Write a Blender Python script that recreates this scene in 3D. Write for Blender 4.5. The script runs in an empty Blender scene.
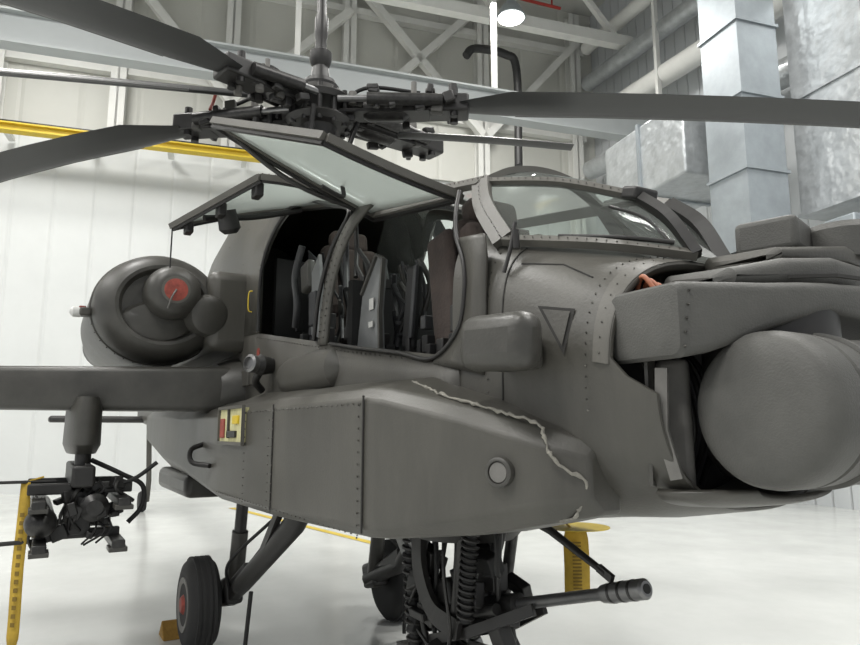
import bpy, bmesh, math, random
from mathutils import Vector, Matrix
random.seed(4)
V=Vector
sc=bpy.context.scene
try: sc.view_settings.view_transform='Standard'
except Exception: pass

# ---------------------------------------------------------------- materials
def mat(name,col,rough=.6,metal=0.,noise=0.,nscale=6.,bump=0.,bscale=60.,spec=.5,streak=False,dent=0.):
    m=bpy.data.materials.new(name); m.use_nodes=True; nt=m.node_tree; b=nt.nodes['Principled BSDF']
    b.inputs['Base Color'].default_value=(*col,1); b.inputs['Roughness'].default_value=rough
    b.inputs['Metallic'].default_value=metal
    b.inputs['Specular IOR Level'].default_value=spec
    tc=nt.nodes.new('ShaderNodeTexCoord')
    if noise>0:
        n=nt.nodes.new('ShaderNodeTexNoise'); n.inputs['Scale'].default_value=nscale; n.inputs['Detail'].default_value=8; n.inputs['Roughness'].default_value=.65
        if streak:
            mp=nt.nodes.new('ShaderNodeMapping'); mp.inputs['Scale'].default_value=(1,1,.25)
            nt.links.new(tc.outputs['Object'],mp.inputs[0]); nt.links.new(mp.outputs[0],n.inputs['Vector'])
        else: nt.links.new(tc.outputs['Object'],n.inputs['Vector'])
        r=nt.nodes.new('ShaderNodeValToRGB'); r.color_ramp.elements[0].position=.3; r.color_ramp.elements[1].position=.75
        r.color_ramp.elements[0].color=(*[c*(1-noise) for c in col],1); r.color_ramp.elements[1].color=(*[min(1,c*(1+noise)) for c in col],1)
        nt.links.new(n.outputs['Fac'],r.inputs[0]); nt.links.new(r.outputs[0],b.inputs['Base Color'])
        mr=nt.nodes.new('ShaderNodeMapRange'); mr.inputs[3].default_value=max(0,rough-.1); mr.inputs[4].default_value=min(1,rough+.1)
        nt.links.new(n.outputs['Fac'],mr.inputs[0]); nt.links.new(mr.outputs[0],b.inputs['Roughness'])
    if bump>0:
        n2=nt.nodes.new('ShaderNodeTexNoise'); n2.inputs['Scale'].default_value=bscale; n2.inputs['Detail'].default_value=4
        nt.links.new(tc.outputs['Object'],n2.inputs['Vector'])
        bp=nt.nodes.new('ShaderNodeBump'); bp.inputs['Strength'].default_value=bump; bp.inputs['Distance'].default_value=.01
        nt.links.new(n2.outputs['Fac'],bp.inputs['Height']); nt.links.new(bp.outputs[0],b.inputs['Normal'])
        if dent>0:
            n3=nt.nodes.new('ShaderNodeTexNoise'); n3.inputs['Scale'].default_value=4.5; n3.inputs['Detail'].default_value=1
            nt.links.new(tc.outputs['Object'],n3.inputs['Vector'])
            b2=nt.nodes.new('ShaderNodeBump'); b2.inputs['Strength'].default_value=dent; b2.inputs['Distance'].default_value=.05
            nt.links.new(n3.outputs['Fac'],b2.inputs['Height']); nt.links.new(b2.outputs[0],bp.inputs['Normal'])
    return m
def glass(name,tint,refl=.25,rough=.05,haze=0.):
    m=bpy.data.materials.new(name); m.use_nodes=True; nt=m.node_tree; nt.nodes.clear()
    t=nt.nodes.new('ShaderNodeBsdfTransparent'); t.inputs[0].default_value=(*tint,1)
    g=nt.nodes.new('ShaderNodeBsdfGlossy'); g.inputs['Roughness'].default_value=rough; g.inputs[0].default_value=(.9,.92,.92,1)
    l=nt.nodes.new('ShaderNodeLayerWeight'); l.inputs[0].default_value=refl
    mx=nt.nodes.new('ShaderNodeMixShader'); o=nt.nodes.new('ShaderNodeOutputMaterial')
    nt.links.new(l.outputs['Fresnel'],mx.inputs[0]); nt.links.new(t.outputs[0],mx.inputs[1]); nt.links.new(g.outputs[0],mx.inputs[2])
    out=mx
    if haze>0:
        tr=nt.nodes.new('ShaderNodeBsdfTranslucent'); tr.inputs[0].default_value=(.72,.75,.72,1)
        df=nt.nodes.new('ShaderNodeBsdfDiffuse'); df.inputs[0].default_value=(.50,.53,.50,1)
        a=nt.nodes.new('ShaderNodeMixShader'); a.inputs[0].default_value=.5; nt.links.new(tr.outputs[0],a.inputs[1]); nt.links.new(df.outputs[0],a.inputs[2])
        m2=nt.nodes.new('ShaderNodeMixShader'); m2.inputs[0].default_value=haze; nt.links.new(mx.outputs[0],m2.inputs[1]); nt.links.new(a.outputs[0],m2.inputs[2]); out=m2
    nt.links.new(out.outputs[0],o.inputs[0])
    return m
def emis(name,col,s):
    m=bpy.data.materials.new(name); m.use_nodes=True; b=m.node_tree.nodes['Principled BSDF']
    b.inputs['Base Color'].default_value=(*col,1); b.inputs['Emission Color'].default_value=(*col,1); b.inputs['Emission Strength'].default_value=s
    return m
M_hull=mat('hull_paint',(.069,.066,.057),.42,0,.26,3.5,.10,90,.5,True,.05)
M_hull2=mat('hull_paint_light',(.095,.091,.080),.5,0,.2,4,.08,90,.45)
M_nac=mat('nacelle_paint',(.055,.053,.047),.42,0,.25,5,.1,80,.5,False,.04)
M_turr=mat('turret_paint',(.084,.083,.077),.55,0,.16,7,.2,160,.35)
M_dark=mat('dark_fittings',(.020,.019,.018),.45,0,.3,12)
M_black=mat('cockpit_black',(.010,.010,.010),.7,0,.3,10)
M_blade=mat('blade_paint',(.030,.031,.031),.42,0,.2,3,0,60,.5)
M_edge=mat('blade_edge',(.09,.09,.087),.45)
M_seat=mat('seat_cloth',(.046,.034,.029),.9,0,.3,14,.4,60)
M_armor=mat('seat_armor',(.16,.165,.165),.55,0,.2,8)
M_armd=mat('seat_armor_dark',(.038,.039,.041),.55,0,.25,8)
M_steel=mat('gun_steel',(.20,.20,.20),.35,.8,.15,20)
M_gunm=mat('gun_metal',(.045,.044,.043),.38,.6,.4,20)
M_rub=mat('tyre_rubber',(.018,.018,.018),.8,0,.2,20)
M_red=mat('red_cover',(.26,.05,.035),.6,0,.4,25)
M_yel=mat('yellow_paint',(.62,.45,.03),.5,0,.08,5)
M_yelt=mat('streamer_cloth',(.50,.33,.04),.8,0,.25,9)
M_print=mat('streamer_print',(.20,.13,.02),.8)
M_seal=mat('torn_sealant',(.24,.23,.20),.85,0,.3,30,.5,80)
M_cream=mat('placard_cream',(.58,.55,.30),.6,0,.25,15)
M_line=mat('panel_gap',(.025,.024,.022),.8)
M_bay=mat('bay_lining',(.15,.145,.135),.6,0,.2,10)
M_cop=mat('copper_wire',(.35,.12,.06),.5)
M_glass=glass('canopy_glass',(.80,.84,.82),.30,.04,.18)
M_glassd=glass('door_glass',(.72,.75,.74),.35,.10,.42)
M_glassc=glass('clear_shield_glass',(.82,.88,.85),.2,.04,.04)
M_lens=mat('lens_dark',(.02,.02,.022),.08,0,0)
M_label=mat('label_white',(.45,.45,.43),.6)

# ---------------------------------------------------------------- builders
def link(o,parent=None):
    bpy.context.collection.objects.link(o)
    if parent: o.parent=parent
    return o
def mk(name,vs,fs,m,parent=None,smooth=False,bevel=0,solid=0,sub=0,angle=None):
    me=bpy.data.meshes.new(name); me.from_pydata([tuple(v) for v in vs],[],fs); me.update()
    bm=bmesh.new(); bm.from_mesh(me); bmesh.ops.remove_doubles(bm,verts=bm.verts,dist=1e-5); bmesh.ops.recalc_face_normals(bm,faces=bm.faces); bm.to_mesh(me); bm.free()
    me.materials.append(m)
    if smooth: me.polygons.foreach_set('use_smooth',[True]*len(me.polygons))
    o=link(bpy.data.objects.new(name,me),parent)
    if solid: md=o.modifiers.new('s','SOLIDIFY'); md.thickness=solid; md.offset=0
    if bevel: md=o.modifiers.new('b','BEVEL'); md.width=bevel; md.segments=3; md.limit_method='ANGLE'; md.angle_limit=math.radians(30)
    if smooth and angle:
        try: me.set_sharp_from_angle(angle=math.radians(angle))
        except Exception: pass
    return o
def box(name,c,s,m,parent=None,rot=None,bevel=.0):
    vs=[V((x*s[0]/2,y*s[1]/2,z*s[2]/2)) for x in(-1,1) for y in(-1,1) for z in(-1,1)]
    if rot is not None:
        R=rot if isinstance(rot,Matrix) else (Matrix.Rotation(rot[2],3,'Z')@Matrix.Rotation(rot[1],3,'Y')@Matrix.Rotation(rot[0],3,'X'))
        vs=[R@v for v in vs]
    vs=[v+V(c) for v in vs]
    return mk(name,vs,[(0,1,3,2),(4,6,7,5),(0,4,5,1),(2,3,7,6),(0,2,6,4),(1,5,7,3)],m,parent,bevel=bevel,smooth=bevel>0,angle=50)
def frame(d):
    d=V(d).normalized(); u=V((0,0,1)) if abs(d.z)<.9 else V((1,0,0))
    a=d.cross(u).normalized(); b=a.cross(d).normalized(); return a,b,d
def lathe(name,o,axis,prof,m,parent=None,seg=32,sc2=(1,1),smooth=True,angle=35):
    a,b,d=frame(axis); o=V(o); vs=[];fs=[]
    for (t,r) in prof:
        for i in range(seg):
            an=2*math.pi*i/seg; vs.append(o+d*t+a*r*math.cos(an)*sc2[0]+b*r*math.sin(an)*sc2[1])
    for k in range(len(prof)-1):
        for i in range(seg): fs.append((k*seg+i,k*seg+(i+1)%seg,(k+1)*seg+(i+1)%seg,(k+1)*seg+i))
    if prof[0][1]>0.001: fs.append(tuple(range(seg)))
    if prof[-1][1]>0.001: fs.append(tuple((len(prof)-1)*seg+i for i in range(seg)))
    return mk(name,vs,fs,m,parent,smooth,angle=angle)
def cyl(name,p1,p2,r,m,parent=None,r2=None,seg=16):
    p1=V(p1);p2=V(p2); L=(p2-p1).length
    return lathe(name,p1,p2-p1,[(0,r),(L,r if r2 is None else r2)],m,parent,seg)
def catmull(pts,n=6):
    pts=[V(p) for p in pts]; out=[]
    P=[pts[0]*2-pts[1]]+pts+[pts[-1]*2-pts[-2]]
    for i in range(1,len(P)-2):
        for k in range(n):
            t=k/n; p0,p1,p2,p3=P[i-1],P[i],P[i+1],P[i+2]
            out.append(.5*((2*p1)+(p2-p0)*t+(2*p0-5*p1+4*p2-p3)*t*t+(3*p1-p0-3*p2+p3)*t**3))
    out.append(pts[-1]); return out
def tube(name,pts,r,m,parent=None,curve=True,seg=8):
    if curve: pts=catmull(pts)
    pts=[V(p) for p in pts]; vs=[];fs=[]; n=len(pts)
    pa=None
    for i,p in enumerate(pts):
        d=(pts[min(i+1,n-1)]-pts[max(i-1,0)]).normalized()
        if pa is None: a,b,_=frame(d)
        else: a=(pa-d*pa.dot(d)).normalized(); b=a.cross(d)
        pa=a; rr=r(i/(n-1)) if callable(r) else r
        for k in range(seg):
            an=2*math.pi*k/seg; vs.append(p+a*rr*math.cos(an)+b*rr*math.sin(an))
    for i in range(n-1):
        for k in range(seg): fs.append((i*seg+k,i*seg+(k+1)%seg,(i+1)*seg+(k+1)%seg,(i+1)*seg+k))
    fs.append(tuple(range(seg))); fs.append(tuple((n-1)*seg+k for k in range(seg)))
    return mk(name,vs,fs,m,parent,True,angle=50)
def sweep(name,pts,w,t,nrm,m,parent=None,curve=False,bevel=0):
    if curve: pts=catmull(pts)
    pts=[V(p) for p in pts]; nrm=V(nrm).normalized(); vs=[];fs=[];n=len(pts)
    for i,p in enumerate(pts):
        d=(pts[min(i+1,n-1)]-pts[max(i-1,0)]).normalized(); s=d.cross(nrm).normalized(); q=s.cross(d)
        for (a,b) in((-1,-1),(1,-1),(1,1),(-1,1)): vs.append(p+s*a*w/2+q*b*t/2)
    for i in range(n-1):
        for k in range(4): fs.append((i*4+k,i*4+(k+1)%4,(i+1)*4+(k+1)%4,(i+1)*4+k))
    fs+= [(0,1,2,3),tuple((n-1)*4+k for k in range(4))]
    return mk(name,vs,fs,m,parent,bevel=bevel)
def loft(name,rings,m,parent=None,closed=True,caps=True,smooth=True,angle=40,bevel=0,solid=0):
    n=len(rings[0]);vs=[];fs=[]
    for r in rings: vs+=r
    for k in range(len(rings)-1):
        for i in range(n if closed else n-1): fs.append((k*n+i,k*n+(i+1)%n,(k+1)*n+(i+1)%n,(k+1)*n+i))
    if caps and closed: fs+=[tuple(range(n)),tuple((len(rings)-1)*n+i for i in range(n))]
    return mk(name,vs,fs,m,parent,smooth,angle=angle,bevel=bevel,solid=solid)
RV=[]
def rivets(pts,step=.05,r=.006,curve=False):
    if curve: pts=catmull(pts)
    pts=[V(p) for p in pts]; acc=0
    for i in range(len(pts)-1):
        L=(pts[i+1]-pts[i]).length
        while acc<L:
            RV.append((pts[i].lerp(pts[i+1],acc/L),r*.8)); acc+=step
        acc-=L
def flush_rivets(name,m,parent):
    vs=[];fs=[]
    for p,r in RV:
        b=len(vs)
        for d in((1,0,0),(-1,0,0),(0,1,0),(0,-1,0),(0,0,1),(0,0,-1)): vs.append(p+V(d)*r)
        fs+=[(b+i,b+j,b+k) for i in(0,1) for j in(2,3) for k in(4,5)]
    me=bpy.data.meshes.new(name); me.from_pydata([tuple(v) for v in vs],[],fs); me.materials.append(m)
    me.polygons.foreach_set('use_smooth',[True]*len(me.polygons)); RV.clear()
    return link(bpy.data.objects.new(name,me),parent)
def mir(o,name=None):
    o2=o.copy(); o2.data=o.data.copy(); o2.name=name or o.name+'_port'
    for v in o2.data.vertices: v.co.y*=-1
    o2.data.flip_normals(); link(o2); o2.parent=o.parent; return o2
def empty(name,loc=(0,0,0)):
    e=bpy.data.objects.new(name,None); bpy.context.collection.objects.link(e); e.empty_display_size=.3; return e
def lerp(tab,x):
    if x<=tab[0][0]: return tab[0][1]
    for (a,b),(c,d) in zip(tab,tab[1:]):
        if x<=c: return b+(d-b)*(x-a)/(c-a)
    return tab[-1][1]

H=empty('attack_helicopter')
# ---------------------------------------------------------------- hull form
WT=[(-9.6,.14),(-6,.26),(-3,.46),(-1.5,.56),(-.5,.62),(.9,.64),(2.0,.63),(3.0,.60),(3.5,.57),(3.8,.545),(4.15,.49)]
ZB=[(-9.6,1.75),(-6,1.55),(-3,1.32),(-1.5,1.2),(0,1.15),(2,1.15),(3,1.19),(3.5,1.25),(4.0,1.31),(4.15,1.35)]
ZR=[(-9.6,2.15),(-6,2.3),(-3.2,2.5),(-2.6,3.2),(-1.5,3.6),(-.5,3.72),(.3,3.68),(.9,3.52),(1.45,3.33),(2.2,3.04),(2.5,2.96),(3.0,2.84),(3.42,2.74)]
SILL=[(-1.5,2.45),(.9,2.28),(2.25,2.06),(3.45,1.88)]
def sec(x,nose=False):
    w=lerp(WT,x); zb=lerp(ZB,x); zt=lerp(ZR,x); n=3.4
    if nose: zt=lerp([(3.4,2.42),(3.6,2.36),(3.9,2.26),(4.15,2.17)],x); n=lerp([(3.4,6),(3.8,3.6),(4.15,2.5)],x)
    return w,(zb+zt)/2,(zt-zb)/2,n
def hy(x,z,nose=False):
    w,zc,hh,n=sec(x,nose); q=min(1,abs((z-zc)/hh)); return w*(1-q**n)**(1/n)
def sp(x,ph,nose=False):
    w,zc,hh,n=sec(x,nose); c,s=math.cos(ph),math.sin(ph)
    return V((x,-w*math.copysign(abs(c)**(2/n),c),zc+hh*math.copysign(abs(s)**(2/n),s)))
def phz(x,z,nose=False):
    w,zc,hh,n=sec(x,nose); q=max(-1,min(1,(z-zc)/hh)); return math.asin(math.copysign(abs(q)**(n/2),q))
rings=[]
for x in [-1.5,-1,-.5,0,.5,.9,1.2,1.6,2.0,2.4,2.8,3.1,3.3,3.45]:
    a=phz(x,lerp(SILL,x)); N=26
    rings.append([sp(x,a+(-math.pi-2*a)*k/N) for k in range(N+1)])
loft('lower_hull',rings,M_hull,H,closed=False,solid=.02)
rings=[]
for x in [-9.6,-8,-6,-4,-3.2,-2.6,-2,-1.5]:
    rings.append([sp(x,2*math.pi*k/40) for k in range(40)])
loft('tail_boom',rings,M_hull,H)
ST=[(-1.5,2.45),(.9,2.28)]
ST2=[(.9001,2.75),(1.0,2.9),(1.15,3.04),(1.3,3.12),(1.45,3.15),(1.7,3.08),(2.0,2.95),(2.2,2.86),(2.35,2.82)]
def roofrings(xs):
    R=[]
    for x in xs:
        z=lerp(ST,x) if x<=.9 else lerp(ST2,x); a=phz(x,z); N=24
        R.append([sp(x,a+(math.pi-2*a)*k/N) for k in range(N+1)])
    return R
loft('upper_hull',roofrings([-1.5,-1,-.5,0,.3,.6,.9,.9001,.95,1.0,1.08,1.15,1.25]),M_hull,H,closed=False,solid=.025)
loft('rear_roof_glass',roofrings([1.25,1.45,1.7,2.0,2.2,2.35]),M_glassc,H,closed=False)
o=sweep('rear_roof_rail',[V((x,-hy(x,lerp(ST2,x)+.035)-.0,lerp(ST2,x)+.035)) for x in (1.1,1.3,1.45,1.7,2.0,2.2,2.4)],.08,.03,(0,-.8,.6),M_hull,H,True); mir(o)
sweep('rear_roof_arch',[sp(1.30,math.radians(a)) for a in range(50,131,8)],.08,.03,(-1,0,.3),M_hull2,H)
rivets([V((x,-hy(x,lerp(SILL,x)-.03)-.012,lerp(SILL,x)-.03)) for x in [.9,1.3,1.8,2.3,2.8,3.4]],.05,.006)
rivets([V((.86,-hy(.86,z)-.014,z)) for z in [2.25,2.4,2.6,2.76]]+[V((x,-hy(x,lerp(ST2,x)+.035)-.018,lerp(ST2,x)+.035)) for x in [.98,1.1,1.3,1.45,1.7,2.0,2.3]],.045)
for xx in (.35,-.3): rivets([V((xx,-hy(xx,z)-.012,z)) for z in [2.1,2.3,2.6,2.9,3.2,3.4,3.55]],.05)
def rimx(z): 
    t=max(0,min(1,(1.80-z)/.10)); return .13*t*t*(3-2*t)
rings=[]
xs=[3.4,3.5,3.6,3.7,3.8,3.9,4.0,4.08,4.13,4.15]
for x in xs:
    r=[sp(x,2*math.pi*k/72,True) for k in range(72)]
    f=max(0,(x-3.9)/.25)
    rings.append([V((p.x+rimx(p.z)*f,p.y*(1-.10*rimx(p.z)/.13*f),p.z)) for p in r])
last=rings[-1]
for dx,s in ((.008,.992),(.010,.975),(.0,.945),(-.02,.93),(-.25,.91)):
    rings.append([V((p.x+dx,(p.y)*s,1.76+(p.z-1.76)*s)) for p in last])
n=72; vs=[];fs=[]
for r in rings: vs+=r
for k in range(len(rings)-1):
    for i in range(n): fs.append((k*n+i,k*n+(i+1)%n,(k+1)*n+(i+1)%n,(k+1)*n+i))
mk('nose_shell',vs,fs,M_hull,H,True,angle=50)
band=[]
for x,e in ((4.098,.0),(4.10,.004),(4.125,.005),(4.15,.004),(4.156,.0)):
    band.append([V((x,p.y*(1+e/.49),1.76+(p.z-1.76)*(1+e/.4))) for p in [sp(min(x,4.15),math.radians(a),True) for a in [3]+list(range(6,175,5))+[177]]])
loft('bay_rim_band',band,M_hull2,H,closed=False,angle=50)
lathe('bay_bulkhead',(3.95,0,1.76),(1,0,0),[(0,.46),(.02,.46),(.021,0)],M_black,H,40)
rivets([V((4.07,p.y*1.003,1.76+(p.z-1.76)*1.003)) for p in [sp(4.07,math.radians(k),True) for k in range(-8,95,6)]],.035,.0055)
rivets([V((4.125,p.y*1.012,1.76+(p.z-1.76)*1.014)) for p in [sp(4.125,math.radians(k),True) for k in range(6,95,6)]],.05,.005)
rivets([sp(3.62,a,True)+V((0,-.002,0)) for a in [math.radians(k) for k in range(-60,80,6)]],.045,.005)
sweep('nose_seam',[sp(3.70,math.radians(k),True)+V((0,-.001,0)) for k in range(-50,60,8)],.006,.004,(0,-1,0),M_line,H)
sweep('nose_hatch_seam',[V((x,-hy(x,z,True)-.001,z)) for x,z in ((3.74,2.2),(3.9,2.17),(4.03,2.10))],.006,.004,(0,-1,0),M_line,H)
# cockpit tub
box('cockpit_floor',(1.9,0,1.72),(3.1,1.1,.04),M_black,H)
box('mid_bulkhead',(2.25,0,2.08),(.06,1.05,.68),M_black,H)
box('rear_bulkhead',(.85,0,2.3),(.06,1.05,1.1),M_black,H)
for nm,ps in {'port_side_wall_rear':[(.9,1.75),(2.3,1.75),(2.3,2.3),(.9,2.45)],'port_side_wall_front':[(2.3,1.75),(3.5,1.75),(3.5,2.12),(2.3,2.2)]}.items():
    mk(nm,[V((x,hy(x,z)-.02,z)) for x,z in ps],[(0,1,2,3)],M_dark,H,solid=.02)
def strip(name,A,B,m,off=.012,t=.02,nv=2):
    A=catmull([V((a[0],0,a[1])) for a in A],5);B=catmull([V((a[0],0,a[1])) for a in B],5);vs=[];fs=[]
    for a,b in zip(A,B):
        for k in range(nv+1):
            p=a.lerp(b,k/nv); vs.append(V((p.x,-hy(p.x,p.z)-off,p.z)))
    for i in range(len(A)-1):
        for k in range(nv): s=i*(nv+1)+k; fs.append((s,s+1,s+nv+2,s+nv+1))
    return mk(name,vs,fs,m,H,True,solid=t)
o=strip('centre_post',[(2.09,2.07),(2.15,2.35),(2.26,2.62),(2.38,2.84)],[(2.20,2.06),(2.26,2.36),(2.38,2.62),(2.52,2.79)],M_hull2); mir(o)
rivets([V((x,-hy(x,z)-.026,z)) for x,z in [(2.18,2.1),(2.24,2.36),(2.36,2.63),(2.49,2.80)]],.04,.006,True)
rivets([V((x,-hy(x,z)-.026,z)) for x,z in [(2.12,2.1),(2.175,2.36),(2.29,2.63),(2.41,2.82)]],.04,.006,True)
tube('rear_aperture_seal',[V((x,-hy(x,z)-.02,z)) for x,z in [(.93,2.29),(.92,2.6),(.99,2.85),(1.2,3.05),(1.45,3.12),(2.0,2.92),(2.28,2.8),(2.2,2.6),(2.09,2.36),(2.03,2.1)]],.013,M_dark,H)
strip('front_cheek',[(3.27,1.87),(3.46,1.98),(3.5,2.12),(3.5,2.25),(3.44,2.36)],[(3.6,1.8),(3.62,1.98),(3.62,2.12),(3.62,2.25),(3.6,2.34)],M_hull,off=.006,t=.015)
tube('front_aperture_seal',[V((x,-hy(x,z)-.014,z)) for x,z in [(2.25,2.06),(2.6,2.0),(3.0,1.94),(3.27,1.89),(3.45,1.98),(3.5,2.12),(3.49,2.25),(3.42,2.38),(3.38,2.5),(3.34,2.6)]],.010,M_dark,H)
A0=V((2.40,-.42,2.84)); A1=V((3.30,-.36,2.68)); F1=V((3.93,-.09,2.47)); F0=V((4.17,-.07,2.19)); B1=V((3.62,-.48,2.32)); BM=V((3.95,-.31,2.25))
def pm(p): return V((p.x,-p.y,p.z))
top0=V((2.40,0,2.96)); top1=V((3.30,0,2.79)); 
for nm,pts,w in [('roof_rail',[A0,A1],.06),('windshield_arch_side',[A1,V((3.42,-.43,2.52)),B1],.085),('windshield_top_rail',[A1,V((3.65,-.22,2.59)),F1],.03),('windshield_base_rail',[B1,BM,F0],.035)]:
    o=sweep(nm,pts,w,.03,(0,-.7,.7),M_hull2,H,True); mir(o)
    rivets([p+V((0,-.017,.014)) for p in pts],.035,.005,True)
sweep('windshield_nose_post',[F1,V((4.07,-.085,2.35)),F0],.035,.05,(0.7,-.7,.3),M_dark,H,True)
mir(bpy.data.objects['windshield_nose_post'])
box('nose_post_cap',F1+V((0,.02,.01)),(.08,.12,.05),M_dark,H,(0,.3,0),.012)
sweep('windshield_arch_top',[A1,V((3.30,-.2,2.76)),top1,V((3.30,.2,2.76)),pm(A1)],.06,.03,(0,0,1),M_hull2,H,True)
sweep('roof_arch_rear',[A0,V((2.40,-.2,2.94)),top0,V((2.40,.2,2.94)),pm(A0)],.08,.03,(0,0,1),M_hull2,H,True)
def gridglass(nm,P,m,n=8):
    vs=[P(i/n,j/n) for i in range(n+1) for j in range(n+1)]; fs=[(i*(n+1)+j,i*(n+1)+j+1,(i+1)*(n+1)+j+1,(i+1)*(n+1)+j) for i in range(n) for j in range(n)]
    return mk(nm,vs,fs,m,H,True)
g1=mk('windshield_side_glass',[A1,V((3.65,-.22,2.59)),F1,F0,BM,B1],[(0,1,4,5),(1,2,3,4)],M_glass,H); mir(g1)
mk('windshield_front_glass',[F1,pm(F1),pm(F0),F0],[(0,1,2,3)],M_glass,H)
def topP(u,v):
    m_=V((3.65,-.22,2.59)); e=A1*(1-u)**2+m_*2*u*(1-u)+F1*u*u
    p=e.lerp(pm(e),v); return p+V((0,0,.11*(1-u)*4*v*(1-v)))
gridglass('windshield_top_glass',topP,M_glass)
def roofP(u,v):
    e=A0.lerp(A1,u); p=e.lerp(pm(e),v); return p+V((0,0,.115*4*v*(1-v)))
gridglass('roof_glass',roofP,M_glassd)
sweep('roof_centre_rail',[top0+V((0,-.12,-.005)),top1+V((0,-.12,-.01))],.03,.02,(0,0,1),M_hull2,H)
mk('port_door_glass',[pm(A0),pm(A1),V((3.45,.52,2.15)),V((2.4,.56,2.2))],[(0,1,2,3)],M_glassc,H)
sweep('port_door_frame',[pm(A1),V((3.45,.5,2.3)),V((3.5,.53,1.9))],.07,.03,(0,1,0),M_dark,H)
mk('blast_shield_glass',[V((2.27,-.42,2.42)),V((2.27,.42,2.42)),V((2.38,.36,2.84)),V((2.38,-.36,2.84))],[(0,1,2,3)],M_glassc,H)
sweep('blast_shield_frame',[V((2.27,-.46,2.42)),V((2.27,.46,2.42))],.05,.03,(1,0,0),M_dark,H)
tube('wiper_arm',[(3.72,-.50,2.36),(3.715,-.52,2.26),(3.70,-.54,2.17)],.008,M_dark,H)
cyl('wiper_pivot',(3.72,-.50,2.26),(3.72,-.50,2.33),.016,M_dark,H)
tube('wiper_blade',[(3.82,-.38,2.30),(4.0,-.24,2.27),(4.12,-.12,2.24)],.009,M_dark,H)
tube('wiper_link',[(4.1,-.11,2.24),(4.0,-.13,2.36),(3.9,-.2,2.42)],.006,M_dark,H)
box('glare_shield',(3.60,0,2.20),(.4,.8,.10),M_black,H,bevel=.03)
def door(name,h0,h1,o1,o0,bow,w=.05):
    h0,h1,o1,o0=map(V,(h0,h1,o1,o0)); nrm=(h1-h0).cross(o0-h0).normalized()
    if nrm.z<0: nrm=-nrm
    def P(u,v): 
        p=(h0.lerp(h1,u)).lerp(o0.lerp(o1,u),v); return p+nrm*bow*4*v*(1-v)
    vs=[];fs=[];N=10
    for i in range(N+1):
        for j in range(N+1): vs.append(P(.04+.92*i/N,.05+.9*j/N))
    for i in range(N):
        for j in range(N): s=i*(N+1)+j; fs.append((s,s+1,s+N+2,s+N+1))
    mk(name+'_pane',vs,fs,M_glassd,H,True,solid=.012)
    for nm,pp,ww in [('hinge',[P(0,0),P(.5,0),P(1,0)],w),('outer',[P(0,1),P(.5,1),P(1,1)],w),('rear',[P(0,v/6) for v in range(7)],w*1.3),('front',[P(1,v/6) for v in range(7)],w)]:
        sweep(name+'_frame_'+nm,pp,ww,.035,nrm,M_hull2,H)
        rivets([p-nrm*.02 for p in pp],.035,.0055); rivets([p+nrm*.02 for p in pp],.035,.0055)
        sweep(name+'_seal_'+nm,[p-nrm*.024 for p in pp],.018,.02,nrm,M_dark,H)
    return P,nrm
P1,N1=door('front_door',(2.34,-.42,2.78),(3.15,-.38,2.66),(3.22,-1.06,2.76),(2.36,-1.32,3.12),-.01)
tube('front_door_handle',[P1(.25,.35),P1(.25,.35)+V((0,0,-.06)),P1(.28,.5)+V((0,0,-.07))],.012,M_dark,H)
tube('front_door_strut',[P1(0,.02),P1(0,.5)-N1*.06,P1(0,1)],.014,M_dark,H)
P2,N2=door('rear_door',(1.1,-.42,3.2),(2.1,-.42,2.95),(2.0,-.98,3.02),(1.1,-1.30,2.92),.02)
for t in (.1,.5,.9):
    box('rear_door_latch_%d'%int(t*10),P2(t,.95)-N2*.05,(.1,.05,.08),M_dark,H,bevel=.01)
lathe('rear_door_handle_hub',P2(.35,.8)-N2*.02,-N2,[(0,.06),(.12,.07),(.15,.04)],M_dark,H,12)
tube('rear_door_arm',[P2(.2,.1)-N2*.03,P2(.2,.5)-N2*.06,P2(.3,.95)-N2*.04],.02,M_dark,H)
tube('rear_door_cable',[P2(0,1),P2(0,1)+V((0,.0,-.12)),P2(0,1)+V((0,0,-.28))],.005,M_dark,H)

def seat(name,x,z,y=0,wing=True):
    box(name+'_back',(x-.18,y,z+.42),(.12,.42,.72),M_seat,H,(0,-.18,0),.04)
    box(name+'_cushion',(x+.06,y,z+.06),(.44,.42,.12),M_seat,H,(0,-.08,0),.03)
    box(name+'_headrest',(x-.25,y,z+.82),(.12,.28,.16),M_seat,H,(0,-.18,0),.04)
    for sy in(-1,1):
        t='s' if sy<0 else 'p'
        if wing: mk(name+'_armor_wing_'+t,[V((x-.34,y+sy*.26,z+.75)),V((x-.16,y+sy*.27,z+.66)),V((x-.06,y+sy*.28,z+.3)),V((x+.06,y+sy*.28,z-.05)),V((x-.22,y+sy*.27,z-.05)),V((x-.3,y+sy*.26,z+.3))],[(0,1,2,3,4,5)],M_armd,H,solid=.02,bevel=.006)
        tube(name+'_harness_'+t,[(x-.24,y+sy*.09,z+.8),(x-.09,y+sy*.1,z+.5),(x-.04,y+sy*.04,z+.16)],.018,M_black,H)
        box(name+'_pad_'+t,(x-.1,y+sy*.19,z+.48),(.12,.09,.5),M_seat,H,(0,-.18,0),.035)
        box(name+'_armrest_'+t,(x+.02,y+sy*.24,z+.24),(.32,.06,.08),M_seat,H,(0,-.1,0),.02)
    box(name+'_rail',(x-.1,y,z-.12),(.3,.3,.16),M_dark,H)
seat('pilot_seat',1.45,2.12,-.1); seat('gunner_seat',3.30,1.80,-.14,False)
box('gunner_seat_shell',(3.06,-.40,2.20),(.20,.06,.62),M_seat,H,(0,-.15,0),.03)
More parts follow.
